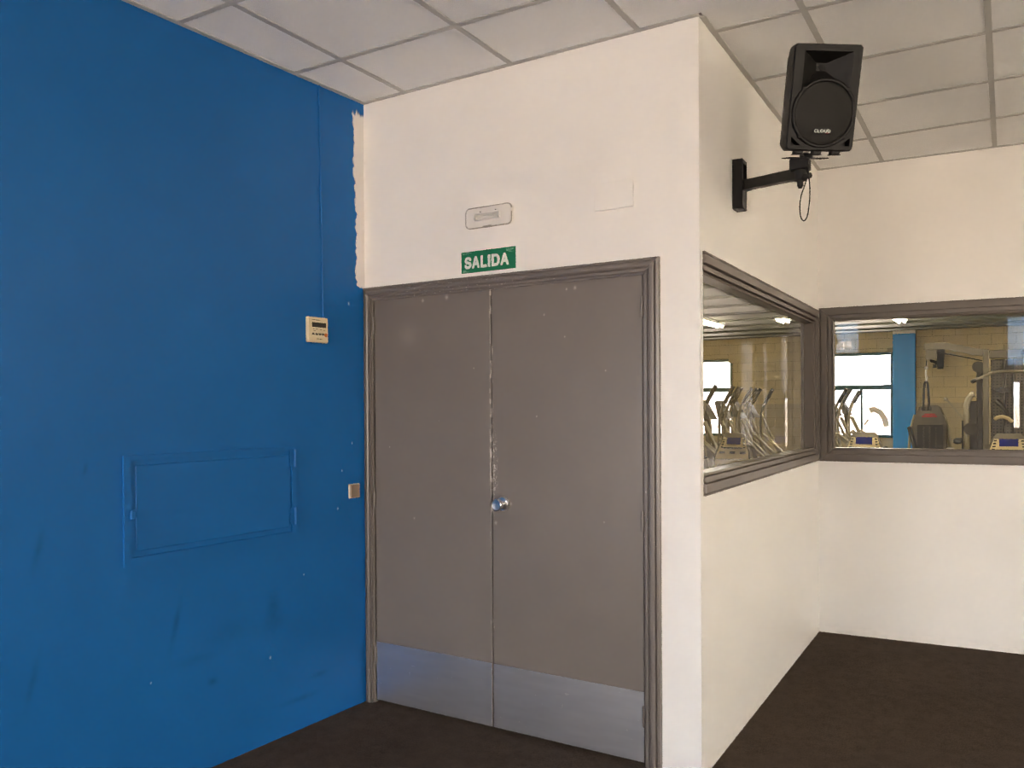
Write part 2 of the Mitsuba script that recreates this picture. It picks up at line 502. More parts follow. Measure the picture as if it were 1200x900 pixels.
# suspended ceiling: tiles on a grid, an angle along the walls
room = sg.Polygon([F_BLUE.p(5.5)[:2], (RIGHT, REAR), F_BACK.p(RIGHT - 1.69 + .02)[:2], F_BACK.p(0)[:2], (W, W * DB), (0, 0)])
ceiling = add('ceiling', flat(room.buffer(0.06), H + 0.05, H + 0.09), 'm_plain_white', kind='structure', label='suspended ceiling of pale mineral tiles in a grey grid')
GX, GY = 0.2697, 0.1365
xs = [GX + 0.6 * k for k in range(-2, 19)]
ys = [GY + 0.6 * k for k in range(-12, 5)]
for x in xs:
    for y in ys:
        c = sg.box(x, y, x + 0.6, y + 0.6).buffer(-0.0115, join_style=2).intersection(room.buffer(-0.016, join_style=2))
        if c.area > 0.002 and c.geom_type == 'Polygon':
            part(ceiling, 'tile', flat(c, H + 0.003, H + 0.016), 'm_tile')
for x in xs:
    c = sg.box(x - 0.012, -9, x + 0.012, 9).intersection(room.buffer(-0.004))
    for g in getattr(c, 'geoms', [c]):
        if g.area > 0.002:
            part(ceiling, 'grid_bar', cat(flat(g, H - 0.001, H + 0.003), flat(g.buffer(-0.009, join_style=2) if g.buffer(-0.009, join_style=2).area > 0 else g, H + .003, H + .03)), 'm_grid')
for y in ys:
    c = sg.box(-1, y - 0.012, 12, y + 0.012).intersection(room.buffer(-0.004))
    for g in getattr(c, 'geoms', [c]):
        if g.area > 0.002:
            part(ceiling, 'grid_bar', flat(g, H - 0.0015, H + 0.0025), 'm_grid')
cr = np.array(room.exterior.coords)
ring = room.difference(room.buffer(-0.022, join_style=2))
for a, b in zip(cr[:-1], cr[1:]):
    d = (b - a) / np.linalg.norm(b - a)
    nrm = np.array([-d[1], d[0]]) * 0.04
    quad = sg.Polygon([a, b, b + nrm - d * .04, a + nrm + d * .04]).union(sg.Polygon([a, b, b - nrm - d * .04, a - nrm + d * .04]))
    c = ring.intersection(quad)
    c = max(getattr(c, 'geoms', [c]), key=lambda g: g.area)
    part(ceiling, 'edge_trim', flat(c, H - 0.002, H + 0.006), 'm_grid')

# ------------------------------------------------------------------ the double door
CAS = [(0, .0005), (0, .016), (.008, .021), (.012, .021), (.0135, .011), (.018, .011), (.0195, .021), (.026, .0245), (.036, .0245), (.044, .019), (.0455, .010), (.050, .010), (.0515, .0165), (.060, .0165), (.0615, .002), (.072, .002), (.072, -.07), (.048, -.07), (.048, .0005)]
cas = moulding(CAS, DOOR, ('left', 'right', 'top'), (0.66, 1.0, 0.89, 1), open_bottom=True)
trim = thing('trim_1', 'grey brown moulded casing around the double door', None, kind='structure')
part(trim, 'jamb', F_DOOR(cas['left']), 'm_trim')
part(trim, 'jamb', F_DOOR(cas['right']), 'm_trim')
part(trim, 'head', F_DOOR(cas['top']), 'm_trim')


def hinge(fr, u, z, n, h, m, r=0.0065):
    k = [cyl((u, n, z - h / 2), (u, n, z + h / 2), r, 12)]
    for f in (0.02, -0.02):
        k.append(cyl((u, n, z + f * h - .0008), (u, n, z + f * h + .0008), r * 1.12, 12))
    k.append(trimesh.creation.icosphere(1, r * .95).apply_translation((u, n, z + h / 2)))
    k.append(trimesh.creation.icosphere(1, r * .95).apply_translation((u, n, z - h / 2)))
    return fr(cat(*k))


door_1 = thing('door_1', 'left leaf of the grey double door with metal kick plate', None, kind='structure')
part(door_1, 'leaf', F_DOOR(cbox(0.0575, 0.7420, -0.044, -0.003, 0.012, 1.994, 0.003)), 'm_door')
part(door_1, 'kick_plate', F_DOOR(cbox(0.060, 0.7400, -0.003, 0.0, 0.016, 0.303, 0.001)), 'm_kick', label='brushed metal kick plate')
for z in (1.866, 1.003, 0.235):
    part(door_1, 'hinge', hinge(F_DOOR, 0.0570, z, 0.0035, 0.078, 'm_trim', .006), 'm_trim', smooth=35)
door_2 = thing('door_2', 'right leaf of the grey double door with chrome knob', None, kind='structure')
part(door_2, 'leaf', F_DOOR(cbox(0.7475, 1.4760, -0.044, -0.003, 0.012, 1.994, 0.003)), 'm_door')
part(door_2, 'kick_plate', F_DOOR(cbox(0.7495, 1.4740, -0.003, 0.0, 0.016, 0.302, 0.001)), 'm_kick', label='brushed metal kick plate')
for z in (1.865, 0.995, 0.205):
    part(door_2, 'hinge', hinge(F_DOOR, 1.4750, z, 0.0045, 0.078, 'm_trim'), 'm_trim', smooth=35)
# strike seen in the gap between the leaves
part(door_2, 'strike_plate', F_DOOR(box(0.7462, 0.7474, -0.03, -0.004, 1.00, 1.06)), 'm_black')


def wall_lathe(profile, u, z):
    """Lathe (radius, n) about an axis out of the wall."""
    m = lathe(profile, 40)
    v = np.asarray(m.vertices)
    return tri(np.c_[v[:, 0] + u, v[:, 2], v[:, 1] + z], np.asarray(m.faces)[:, ::-1])


knob = part(door_2, 'knob', F_DOOR(wall_lathe([(0, .0), (.031, .0), (.031, .004), (.028, .009), (.016, .012), (.0115, .016), (.0115, .028), (.018, .033), (.0255, .040), (.0265, .050), (.0255, .058), (.0225, .0605), (.0205, .0585), (0, .0565)], 0.8060, 1.0285)),
            'm_chrome', smooth=30, label='round chrome knob')

# ------------------------------------------------------------------ windows of the alcove
WPROF = [(0, .0003), (0, .010), (.006, .010), (.006, .001), (.012, .001), (.012, .014), (.046, .014), (.048, -.006), (.055, -.006), (.056, .006), (.073, .006), (.074, -.014), (.080, -.014), (.080, -.004), (.087, -.008), (.087, -.070), (.022, -.070), (.022, .0003)]


def glazed(name, fr, rect, label, sides=('left', 'right', 'top', 'bottom')):
    w = thing(name, label, None, kind='structure')
    ms = moulding(WPROF, rect, sides, (0.001 if 'left' not in sides else 1, 1, 1, 1))
    for s, nm in (('left', 'jamb'), ('right', 'jamb'), ('top', 'head'), ('bottom', 'sill')):
        if s in ms:
            part(w, nm, fr(ms[s]), 'm_frame')
    u0, u1, z0, z1 = rect[0] + (.0865 if 'left' in sides else .0002), rect[1] - .0865, rect[2] + .0865, rect[3] - .0865
    q = tri([(u0, -.05, z0), (u1, -.05, z0), (u1, -.05, z1), (u0, -.05, z1)], [[0, 1, 2], [0, 2, 3]])
    part(w, 'pane', fr(q), 'm_glass', label='clear glass pane')
    return w


glazed('window_1', F_SIDE, WIN1, 'brown framed window in the side wall, seen at a slant', ('right', 'top', 'bottom'))
glazed('window_2', F_BACK, WIN2, 'wide brown framed window in the back wall of the alcove')
for i, (a, b, c, d) in enumerate(WINDOWS_REAR):
    w = thing(f'window_{i + 3}', 'tall window to the street behind the photographer', None, kind='structure')
    fm = moulding([(0, -.1), (0, -.04), (.025, -.04), (.025, -.1)], (a, b, c, d), ('left', 'right', 'top', 'bottom'))
    for s, nm in (('left', 'jamb'), ('right', 'jamb'), ('top', 'head'), ('bottom', 'sill')):
        part(w, nm, F_REAR(fm[s]), 'm_gym_dark')
    part(w, 'pane', F_REAR(tri([(a + .02, -.07, c + .02), (b - .02, -.07, c + .02), (b - .02, -.07, d - .02), (a + .02, -.07, d - .02)], [[0, 1, 2], [0, 2, 3]])), 'm_glass')
for i, (a, b, c, d, fm) in enumerate(FILMS_REAR):
    w = thing(f'window_{i + 9}', 'high light behind the photographer covered in blue film', None, kind='structure')
    film = sg.box(a, c, b, d)
    if i == 0:
        g = glyphs('PRO', .02)
        ga, gb, gc, gd = g.bounds
        g = sa.affine_transform(g, [.30 / (gc - ga), 0, 0, .125 / (gd - gb), a + .10 - ga * .30 / (gc - ga), c + .05 - gb * .125 / (gd - gb)])
        part(w, 'lettering', sheet(F_REAR, g, -.073), 'm_vinyl_text', label='white letters on the blue film')
        film = film.difference(g)
    part(w, 'film', sheet(F_REAR, film, -.073), fm)

# ------------------------------------------------------------------ on the door wall
t = thing('exit_sign', 'green SALIDA exit sign stuck above the double door', 'sign')
part(t, 'panel', F_DOOR(cbox(0.5905, 0.8805, 0.0003, 0.004, 2.0752, 2.1722, 0.0008)), 'm_green')
word = []
for ch_, w0, w1 in (('S', 0, .162), ('A', .170, .350), ('L', .368, .512), ('I', .533, .588), ('D', .614, .802), ('A', .812, 1.0)):
    a_, b_ = 0.608 + .239 * w0, 0.608 + .239 * w1
    word.append(F_DOOR(upright(sg.box(a_, 2.0935, b_, 2.1490), .0042, .0048)) if ch_ == 'I' else text(F_DOOR, ch_, a_, b_, 2.0935, 2.1490, 0.0042, 0.0006, 0.05))
part(t, 'lettering', cat(*word), 'm_letter', label='pale letters reading SALIDA')
fine = []
for (u, z, w) in [(.597, 2.1655, .045), (.597, 2.161, .03), (.830, 2.1640, .042), (.832, 2.160, .038), (.832, 2.156, .030), (.846, 2.150, .022), (.600, 2.0835, .020), (.600, 2.0795, .034), (.600, 2.0875, .012)]:
    rng = np.random.default_rng(int(u * 1e4 + z * 1e4))
    x = u
    while x < u + w:
        l = rng.uniform(.0015, .004)
        fine.append(box(x, x + l, .0042, .0045, z, z + .0022))
        x += l + .0011
part(t, 'fine_print', F_DOOR(cat(*fine)), 'm_print', kind='stuff')

t = thing('emergency_light', 'white rounded emergency light above the green exit sign', 'emergency light')
eu, ez, ew, eh = 0.7470, 2.3178, 0.245, 0.0930
F_EL = Frame(F_DOOR.p(eu, 0, ez), F_DOOR.u[:2], F_DOOR.n[:2])
part(t, 'base', F_EL(upright(rbox2(ew, eh, 0.022), 0.0003, 0.012)), 'm_lamp_white')
part(t, 'rim', F_EL(upright(rbox2(ew + .002, eh + .002, 0.023).difference(rbox2(ew - .005, eh - .005, 0.020)), 0.012, 0.0175)), 'm_lamp_rim')
part(t, 'body', F_EL(upright(rbox2(ew - .008, eh - .008, 0.019), 0.012, 0.0185)), 'm_lamp_white')
part(t, 'reflector', F_EL(minus(cbox(-.068, .068, .0185, .030, -.017, .017, .003), hull([(-.060, .034, -.013), (.060, .034, -.013), (.060, .034, .013), (-.060, .034, .013), (-.055, .021, -.005), (.055, .021, -.005), (.055, .021, .005), (-.055, .021, .005)]))), 'm_lamp_white')
part(t, 'lamp_tube', F_EL(cyl((-.056, .0285, .004), (.056, .0285, .004), .0045, 12)), 'm_reflector', smooth=40)
for s in (-1, 1):
    part(t, 'socket', F_EL(cbox(s * .062 - .006, s * .062 + .006, .0185, .034, -.012, .014, .002)), 'm_reflector')
for u in (-.040, .042):
    part(t, 'screw', F_EL(cyl((u, .0185, .024), (u, .0205, .024), .003, 10)), 'm_ink')
sec = []
for k, (wd, n) in enumerate(((ew - .006, .0175), (ew - .010, .038), (ew - .018, .044), (ew - .034, .047))):
    q = np.array(rbox2(wd, eh - (ew - wd) - .0, max(.006, .022 - (ew - wd) / 2)).exterior.coords)[:-1]
    sec.append(np.c_[q[:, 0], np.full(len(q), n), q[:, 1]])
nq = len(sec[0])
V = np.vstack(sec + [np.array([[0, .047, 0]])])
Fc = []
for k in range(len(sec) - 1):
    for j in range(nq):
        q = (j + 1) % nq
        Fc += [[k * nq + j, k * nq + q, (k + 1) * nq + q], [k * nq + j, (k + 1) * nq + q, (k + 1) * nq + j]]
e = (len(sec) - 1) * nq
Fc += [[e + j, e + (j + 1) % nq, len(V) - 1] for j in range(nq)]
part(t, 'cover', F_EL(tri(V, Fc)), 'm_cover', smooth=40, label='clear plastic cover')
part(t, 'clip', F_EL(cbox(-.020, .020, .012, .030, -eh / 2 - .003, -eh / 2 + .004, .001)), 'm_lamp_rim')
part(t, 'clip', F_EL(cbox(ew / 2 - .003, ew / 2 + .003, .012, .026, .008, .022, .001)), 'm_lamp_white')

add('cover_plate', F_DOOR(cbox(1.267, 1.441, 0.0003, 0.0085, 2.2710, 2.3850, 0.0015)), 'm_white', label='blank rectangular white cover plate painted over, high right of the door', category='cover plate')

# ------------------------------------------------------------------ on the blue wall
hatch = thing('access_hatch', 'low blue metal access hatch set in the blue wall', 'access hatch')
fr_poly = sg.box(0.472, 0.878, 1.311, 1.289).difference(sg.box(0.496, 0.908, 1.282, 1.272))
part(hatch, 'frame', F_BLUE(upright(fr_poly, 0.0004, 0.011)), 'm_blue')
part(hatch, 'door', F_BLUE(cat(box(0.499, 1.279, 0.0004, 0.0035, 0.911, 1.269), cbox(0.510, 1.262, 0.0035, 0.0085, 0.930, 1.252, 0.0025))), 'm_blue')
for z in (1.2385, 0.979):
    h = part(hatch, 'hinge', F_BLUE(cat(cyl((.4825, .0175, z - .039), (.4825, .0175, z + .039), .0075, 12), box(.4825, .512, .0112, .0145, z - .036, z + .036))), 'm_blue', smooth=35)
part(hatch, 'latch', F_BLUE(cat(cbox(1.270, 1.290, .0112, .022, 1.052, 1.088, .003), box(1.262, 1.290, .0035, .0125, 1.060, 1.080))), 'm_blue')

t = thing('thermostat', 'cream wall controller with small dark display on the blue wall', 'thermostat')
F_TH = Frame(F_BLUE.p(0.3375, 0, 1.8245), F_BLUE.u[:2], F_BLUE.n[:2])
part(t, 'body', F_TH(cbox(-.0635, .0635, .0003, .021, -.0585, .0585, .004)), 'm_cream')
part(t, 'display', F_TH(cbox(-.048, .040, .021, .0216, .012, .034, .0004)), 'm_lcd', label='dark liquid crystal display')
for k, u in enumerate((.034, .012, -.009, -.028)):
    part(t, 'button', F_TH(cbox(u - .007, u + .007, .021, .0225, -.025, -.015, .001)), 'm_ink')
part(t, 'knob', F_TH(wall_lathe([(0, .0205), (.0085, .0205), (.0085, .024), (.007, .026), (0, .026)], -.046, -.022)), 'm_orange', smooth=30, label='orange button')
fine = [box(u, u + l, .0211, .0213, z, z + .0025) for u, l, z in ((.024, .010, .003), (.004, .012, .002), (-.018, .008, .001), (-.045, .012, -.003), (-.022, .034, -.043), (-.010, .05, .044), (.02, .012, -.006))]
part(t, 'fine_print', F_TH(cat(*fine)), 'm_ink', kind='stuff')
add('wall_cable', F_BLUE(tube([(.2915, .004, 1.883), (.293, .004, 2.1), (.298, .004, 2.4), (.302, .004, 2.7), (.306, .004, H - .003)], .0042, 8)), 'm_blue', smooth=40,
    label='thin painted cable running up the blue wall from the thermostat', category='cable')

t = thing('light_switch', 'bronze light switch on the blue wall beside the door casing', 'light switch')
part(t, 'plate', F_BLUE(cbox(.054, .132, .0003, .010, 1.0205, 1.0915, .004)), 'm_bronze_edge')
part(t, 'rocker', F_BLUE(cbox(.061, .1225, .010, .0145, 1.0275, 1.0865, .002)), 'm_bronze', label='brown metallic rocker')

# ------------------------------------------------------------------ loudspeaker on its bracket
t = thing('speaker_bracket', 'black steel swivel bracket screwed to the white side wall', 'wall bracket')
BU, BZ = 0.475, 2.426
pl = minus(cbox(BU - .038, BU + .038, .0005, .045, BZ - .108, BZ + .108, .002), box(BU - .028, BU + .028, .006, .2, BZ - .018, BZ + .5 - .41))
part(t, 'wall_plate', F_SIDE(pl), 'm_black_metal')
A0 = F_SIDE.p(BU, .035, BZ - .003)
A1 = np.array([2.035, 0.235, 2.375])
part(t, 'arm', cat(bar(A0, A1, .036, .042), bar(A0 - (A1 - A0) * .05, A0 + (A1 - A0) * .10, .044, .046)), 'm_black_metal')
part(t, 'swivel', cat(cyl(A1 + [0, 0, -.048], A1 + [0, 0, .058], .012, 16), cyl(A1 + [0, 0, -.026], A1 + [0, 0, .030], .026, 18), cbox(A1[0] - .036, A1[0] + .036, A1[1] - .03, A1[1] + .03, A1[2] + .012, A1[2] + .058, .004)), 'm_black_metal', smooth=35)
part(t, 'knob', cat(cyl(A1 + [.02, -.02, -.02], A1 + [.045, -.035, -.02], .011, 14), cyl(A1 + [0, 0, -.056], A1 + [0, 0, -.046], .009, 6)), 'm_black_metal')

SPK_YAW, SPK_TILT, SPK_SIZE = 36.0, 14.0, 0.93
R_spk = trimesh.transformations.rotation_matrix(math.radians(SPK_YAW), [0, 0, 1]) @ trimesh.transformations.rotation_matrix(math.radians(SPK_TILT), [1, 0, 0])
BASE = A1 + np.array([0.027, -0.012, 0.078])


def spk(m):
    m = tri(np.asarray(m.vertices) * SPK_SIZE, m.faces)
    m.apply_transform(R_spk)
    m.apply_translation(BASE)
    return m


# local: x width, front towards -y, z up from the underside
SWD, SHT, SDP = 0.282, 0.405, 0.215
FY, BY = -0.125, 0.09
part(t, 'top_plate', cat(spk(box(-.085, .085, -.03, .05, -.026, -.022)), spk(box(-.02, .02, -.02, .02, -.022, -.004))), 'm_black_metal')
sp = thing('loudspeaker', 'black plastic loudspeaker tilted down on the wall bracket near the ceiling', 'loudspeaker')
c = 0.010


def ring_at(y, w, z0, z1, ch):
    return [(-w + ch, y, z0), (w - ch, y, z0), (w, y, z0 + ch), (w, y, z1 - ch), (w - ch, y, z1), (-w + ch, y, z1), (-w, y, z1 - ch), (-w, y, z0 + ch)]


cab = hull(ring_at(FY + .006, SWD / 2 - .004, .004, SHT - .004, .010) + ring_at(FY + .013, SWD / 2, 0, SHT, .010) + ring_at(FY + .07, SWD / 2 - .006, 0, SHT, .012) + ring_at(BY, SWD / 2 - .058, .015, SHT - .015, .02))
horn_cut = hull([(-.125, FY - .01, SHT - .20), (.125, FY - .01, SHT - .20), (.125, FY - .01, SHT - .016), (-.125, FY - .01, SHT - .016), (-.022, FY + .072, SHT - .094), (.022, FY + .072, SHT - .094), (.022, FY + .072, SHT - .062), (-.022, FY + .072, SHT - .062)])


def ycyl(x, z, r, y0, y1, seg=48):
    return cyl((x, y0, z), (x, y1, z), r, seg)


WZ, WR = 0.144, 0.1295
woof_cut = ycyl(0, WZ, WR, FY - .02, FY + .014)
ports = [hull([(s * .126, FY - .02, .018), (s * .126, FY - .02, .056), (s * .078, FY - .02, .018), (s * .120, FY + .04, .022), (s * .120, FY + .04, .045), (s * .090, FY + .04, .022)]) for s in (-1, 1)]
part(sp, 'cabinet', spk(minus(cab, horn_cut, woof_cut, *ports)), 'm_black')
liner = minus(horn_cut, hull([(x * .985, y - .004, (z - SHT + .078) * .97 + SHT - .078) for x, y, z in np.asarray(horn_cut.vertices)]))
part(sp, 'horn', spk(minus(liner, box(-1, 1, -1, FY + .004, -1, 1))), 'm_black')
part(sp, 'throat', spk(ycyl(0, SHT - .078, .014, FY + .066, FY + .071, 20)), 'm_black_matte')


def ylathe(profile, z, n=56):
    m = lathe(profile, n)
    v = np.asarray(m.vertices)
    return tri(np.c_[v[:, 0], v[:, 2], v[:, 1] + z], np.asarray(m.faces)[:, ::-1])


part(sp, 'woofer_ring', spk(ylathe([(WR - .010, FY + .010), (WR - .010, FY + .001), (WR - .006, FY - .003), (WR, FY - .003), (WR + .004, FY + .002), (WR + .004, FY + .010)], WZ)), 'm_black', smooth=40)
part(sp, 'grille', spk(ylathe([(0, FY - .006), (.05, FY - .005), (WR - .02, FY - .001), (WR - .0095, FY + .003), (WR - .0095, FY + .008), (0, FY + .008)], WZ)), 'm_grille', smooth=40)
for k in range(4):
    a = math.radians(45 + 90 * k)
    part(sp, 'clip', spk(cbox(math.cos(a) * WR - .009, math.cos(a) * WR + .009, FY - .006, FY + .004, WZ + math.sin(a) * WR - .007, WZ + math.sin(a) * WR + .007, .002)), 'm_black')
bd = part(sp, 'badge', spk(cbox(-.040, .036, FY - .0068, FY - .0045, .062, .086, .0005)), 'm_black_matte')
F_B = Frame((0, 0, 0), (1, 0), (0, -1))
part(sp, 'badge__lettering', spk(text(F_B, 'CLOUD', -.036, .032, .069, .0815, -FY + .0068, .0008)), 'm_letter', label='white letters reading CLOUD')
part(sp, 'badge__underline', spk(box(.012, .026, FY - .0076, FY - .0068, .0665, .0678)), 'm_red')
for x in (-.078, .0, .078):
    part(sp, 'foot', spk(cat(cbox(x - .016, x + .016, FY + .020, FY + .055, -.012, .002, .002), cbox(x - .020, x + .020, FY + .018, FY + .057, -.016, -.012, .001))), 'm_black')
part(sp, 'screw', spk(ycyl(.03, .02, .003, FY + .002, FY + .006, 10)), 'm_steel')

q0 = A1 + np.array([.010, -.02, .045])
K_ = np.array([1.1, 1.1, 1.2])
loop = q0 + K_ * (-q0 + np.vstack([bez(q0, q0 + [.045, -.02, -.05], q0 + [.028, -.012, -.16], q0 + [.020, -.010, -.185], n=16)[:-1],
                  bez(q0 + [.020, -.010, -.185], q0 + [.008, -.006, -.215], q0 + [-.012, 0, -.19], q0 + [-.006, .002, -.13], n=14)[:-1],
                  bez(q0 + [-.006, .002, -.13], q0 + [0, .0, -.09], q0 + [.03, -.01, -.06], q0 + [.026, -.012, -.02], n=12)]))
add('speaker_cable', tube(loop, .0022, 8), 'm_black', smooth=40, label='thin dark cable looping down below the loudspeaker', category='cable')

# ------------------------------------------------------------------ the gym beyond the windows
gpoly = sg.box(GYM_L, 0.10, GYM_R, GYM_Y).difference(sg.box(W - 0.05, -1, RIGHT + .15, D - .1).union(sg.Polygon([F_BACK.p(-.05, -.05)[:2], F_BACK.p(8.2, -.05)[:2], F_BACK.p(8.2, 2)[:2], F_BACK.p(-.05, 2)[:2]])))
add('floor_gym', flat(gpoly, -0.06, 0.0), 'm_gym_floor', kind='structure', label='grey floor of the gym beyond the glass')
cg = add('ceiling_gym', flat(gpoly, GYM_H + 0.05, GYM_H + 0.08), 'm_gym_dark', kind='structure', label='drab panelled ceiling of the gym')
y = GYM_Y
while y > 0.2:
    s = sg.box(GYM_L, max(y - 0.80, 0.1), GYM_R, y - .01).intersection(gpoly.buffer(-.003))
    for g in getattr(s, 'geoms', [s]):
        if g.area > .05:
            part(cg, 'panel', flat(g, GYM_H, GYM_H + .03), 'm_gym_ceiling')
    s = sg.box(GYM_L, max(y - 1.02, 0.1), GYM_R, y - .83).intersection(gpoly.buffer(-.003))
    for g in getattr(s, 'geoms', [s]):
        if g.area > .02 and y > 1.2:
            part(cg, 'batten', flat(g, GYM_H - .035, GYM_H + .02), 'm_gym_ceiling')
    y -= 1.05
FAR_WIN = [(-0.66, 0.775, 0.80, 2.520), (-4.4, -2.445, 0.80, 2.490)]
far = wall('wall_far', F_FAR, sg.box(GYM_L, -.06, GYM_R, GYM_H + .1), [sg.box(a, c_, b, d) for a, b, c_, d in FAR_WIN], -.2, 0, 'm_joint', 'beige painted block wall at the far end of the gym')
bz = box(0, 1, 0, 1, 0, 1)
row = 0
z = GYM_H - 0.13
solid = sg.box(-4.9, 0.6, 3.7, GYM_H)
for a, b, c_, d in FAR_WIN:
    solid = solid.difference(sg.box(a - .02, c_ - .02, b + .02, d + .02))
solid = solid.difference(sg.box(.77, 0, 1.20, 3))
z_rows = [GYM_H - .13 + .0] + [GYM_H - .13 - .2 * k for k in range(1, 12)]
zt = GYM_H
for r_, zb in enumerate(z_rows):
    x = -5.0 + (0.2 if r_ % 2 else 0.0) + .07
    while x < 3.7:
        c_ = sg.box(x + .004, zb + .004, x + .396, zt - .004).intersection(solid)
        for g in getattr(c_, 'geoms', [c_]):
            if g.geom_type == 'Polygon' and g.area > .006:
                a, b_, cc, dd = g.bounds
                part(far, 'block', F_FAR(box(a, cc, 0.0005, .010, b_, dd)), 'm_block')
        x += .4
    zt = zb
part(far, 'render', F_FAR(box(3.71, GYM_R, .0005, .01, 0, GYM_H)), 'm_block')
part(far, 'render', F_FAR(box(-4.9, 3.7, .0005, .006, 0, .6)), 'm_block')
for i, (a, b, c_, d) in enumerate(FAR_WIN):
    w = thing(f'window_{i + 14}', ('bright gym window beside the blue column' if i == 0 else 'bright gym window seen through the side window'), None, kind='structure')
    fm = moulding([(0, -.12), (0, -.02), (.05, -.02), (.05, -.12)], (a, b, c_, d), ('left', 'right', 'top', 'bottom'))
    for s, nm in (('left', 'jamb'), ('right', 'jamb'), ('top', 'head'), ('bottom', 'sill')):
        part(w, nm, F_FAR(fm[s]), 'm_teal')
    part(w, 'transom', F_FAR(cbox(a + .05, b - .05, -.10, -.02, 1.775, 1.865, .004)), 'm_teal')
    ms = (0.180,) if i == 0 else (-3.40,)
    for u in ms:
        part(w, 'mullion', F_FAR(cbox(u - .022, u + .022, -.10, -.03, c_ + .05, 1.775, .004)), 'm_teal')
    edges = sorted([a + .05, *ms, b - .05])
    for e0, e1, z0, z1 in [(a + .05, b - .05, 1.86, d - .05)] + [(p_, q_, c_ + .05, 1.78) for p_, q_ in zip(edges[:-1], edges[1:])]:
        part(w, 'pane', F_FAR(tri([(e0, -.07, z0), (e1, -.07, z0), (e1, -.07, z1), (e0, -.07, z1)], [[0, 1, 2], [0, 2, 3]])), 'm_glass')
    if i == 0:
        arc = sg.LineString([(.33, 1.36), (.42, 1.37), (.53, 1.31), (.61, 1.18), (.645, 1.02)]).buffer(.055, cap_style=2, join_style=1)
        arc = arc.union(sg.Polygon([(.30, 1.40), (.45, 1.42), (.36, 1.27)]))
        part(w, 'decal', F_FAR(cat(upright(arc, -.069, -.067), upright(sg.LineString([(.225, 1.05), (.31, 1.17)]).buffer(.022, cap_style=2), -.069, -.067))), 'm_decal', label='pale curved shape on the glass')
col = add('column', F_FAR(cbox(.785, 1.182, .011, .16, 0, 2.865, .006)), 'm_column', kind='structure', label='blue column on the far wall of the gym')
part(col, 'cap', F_FAR(box(.785, 1.182, .011, .17, 2.867, GYM_H - .001)), 'm_plain_white', label='white cap')
add('wall_gym_left', box(GYM_L - .15, GYM_L, 0, GYM_Y + .2, -.06, GYM_H + .1), 'm_gym_wall', kind='structure', label='beige left wall of the gym')
add('wall_gym_right', box(GYM_R, GYM_R + .15, 2.0, GYM_Y + .2, -.06, GYM_H + .1), 'm_gym_wall', kind='structure', label='beige right wall of the gym')

# tube lights in rows
def tube_light(x, y, z, label, group, power, drop=0.0, half=.62):
    t = thing('ceiling_lamp', label, 'ceiling lamp', group)
    part(t, 'housing', cbox(x - .09, x + .09, y - half, y + half, z - .045 - drop, z - .002 - drop, .004), 'm_plain_white')
    if drop:
        for dy in (-.4, .4):
            part(t, 'hanger', cyl((x, y + dy, z - drop - .004), (x, y + dy, z - .001), .004, 8), 'm_steel')
    bulb = cat(*[tube([(x + dx, y - half + .035, z - .068 - drop), (x + dx, y + half - .035, z - .068 - drop)], .019, 10) for dx in (-.045, .045)])
    key = part(t, 'tubes', bulb, 'm_plain_white', smooth=40)
    scene[key]['emitter'] = {'type': 'area', 'radiance': rgb(power * 1.0, power * .87, power * .60)}


for x, y, lb in [(1.2, 11.9, 'far lit tube of the pair before the blue column'), (1.2, 10.55, 'near lit tube of the pair before the blue column'), (-1.62, 10.9, 'lit ceiling tube at the near edge of the side window'),
                 (-0.45, 11.1, 'short lit ceiling tube near the glass corner in the side window'), (-1.62, 6.4, 'lit tube over the elliptical trainers'), (3.85, 6.4, 'lit tube right of the treadmills'), (1.2, 6.4, 'lit tube over the treadmill beside the blue column'),
                 (-4.4, 10.9, 'lit tube by the left gym wall near the far wall'), (6.6, 10.9, 'lit tube by the right gym wall near the far wall'), (6.6, 6.4, 'lit tube at the right end of the gym'), (-4.4, 6.4, 'lit tube by the left gym wall, nearer')]:
    tube_light(x, y, GYM_H, lb, 'tube lights on the gym ceiling', LAMP, half=.26 if lb.startswith('short') else .62)
for x, y, lb in [(5.0, 0.3, 'hanging lit tube of the studio before the wide window'), (5.0, -2.4, 'hanging lit tube of the studio beside the photographer')]:
    tube_light(x, y, H, lb, 'hanging tube lights of the studio', LAMP * 0.62, .35)


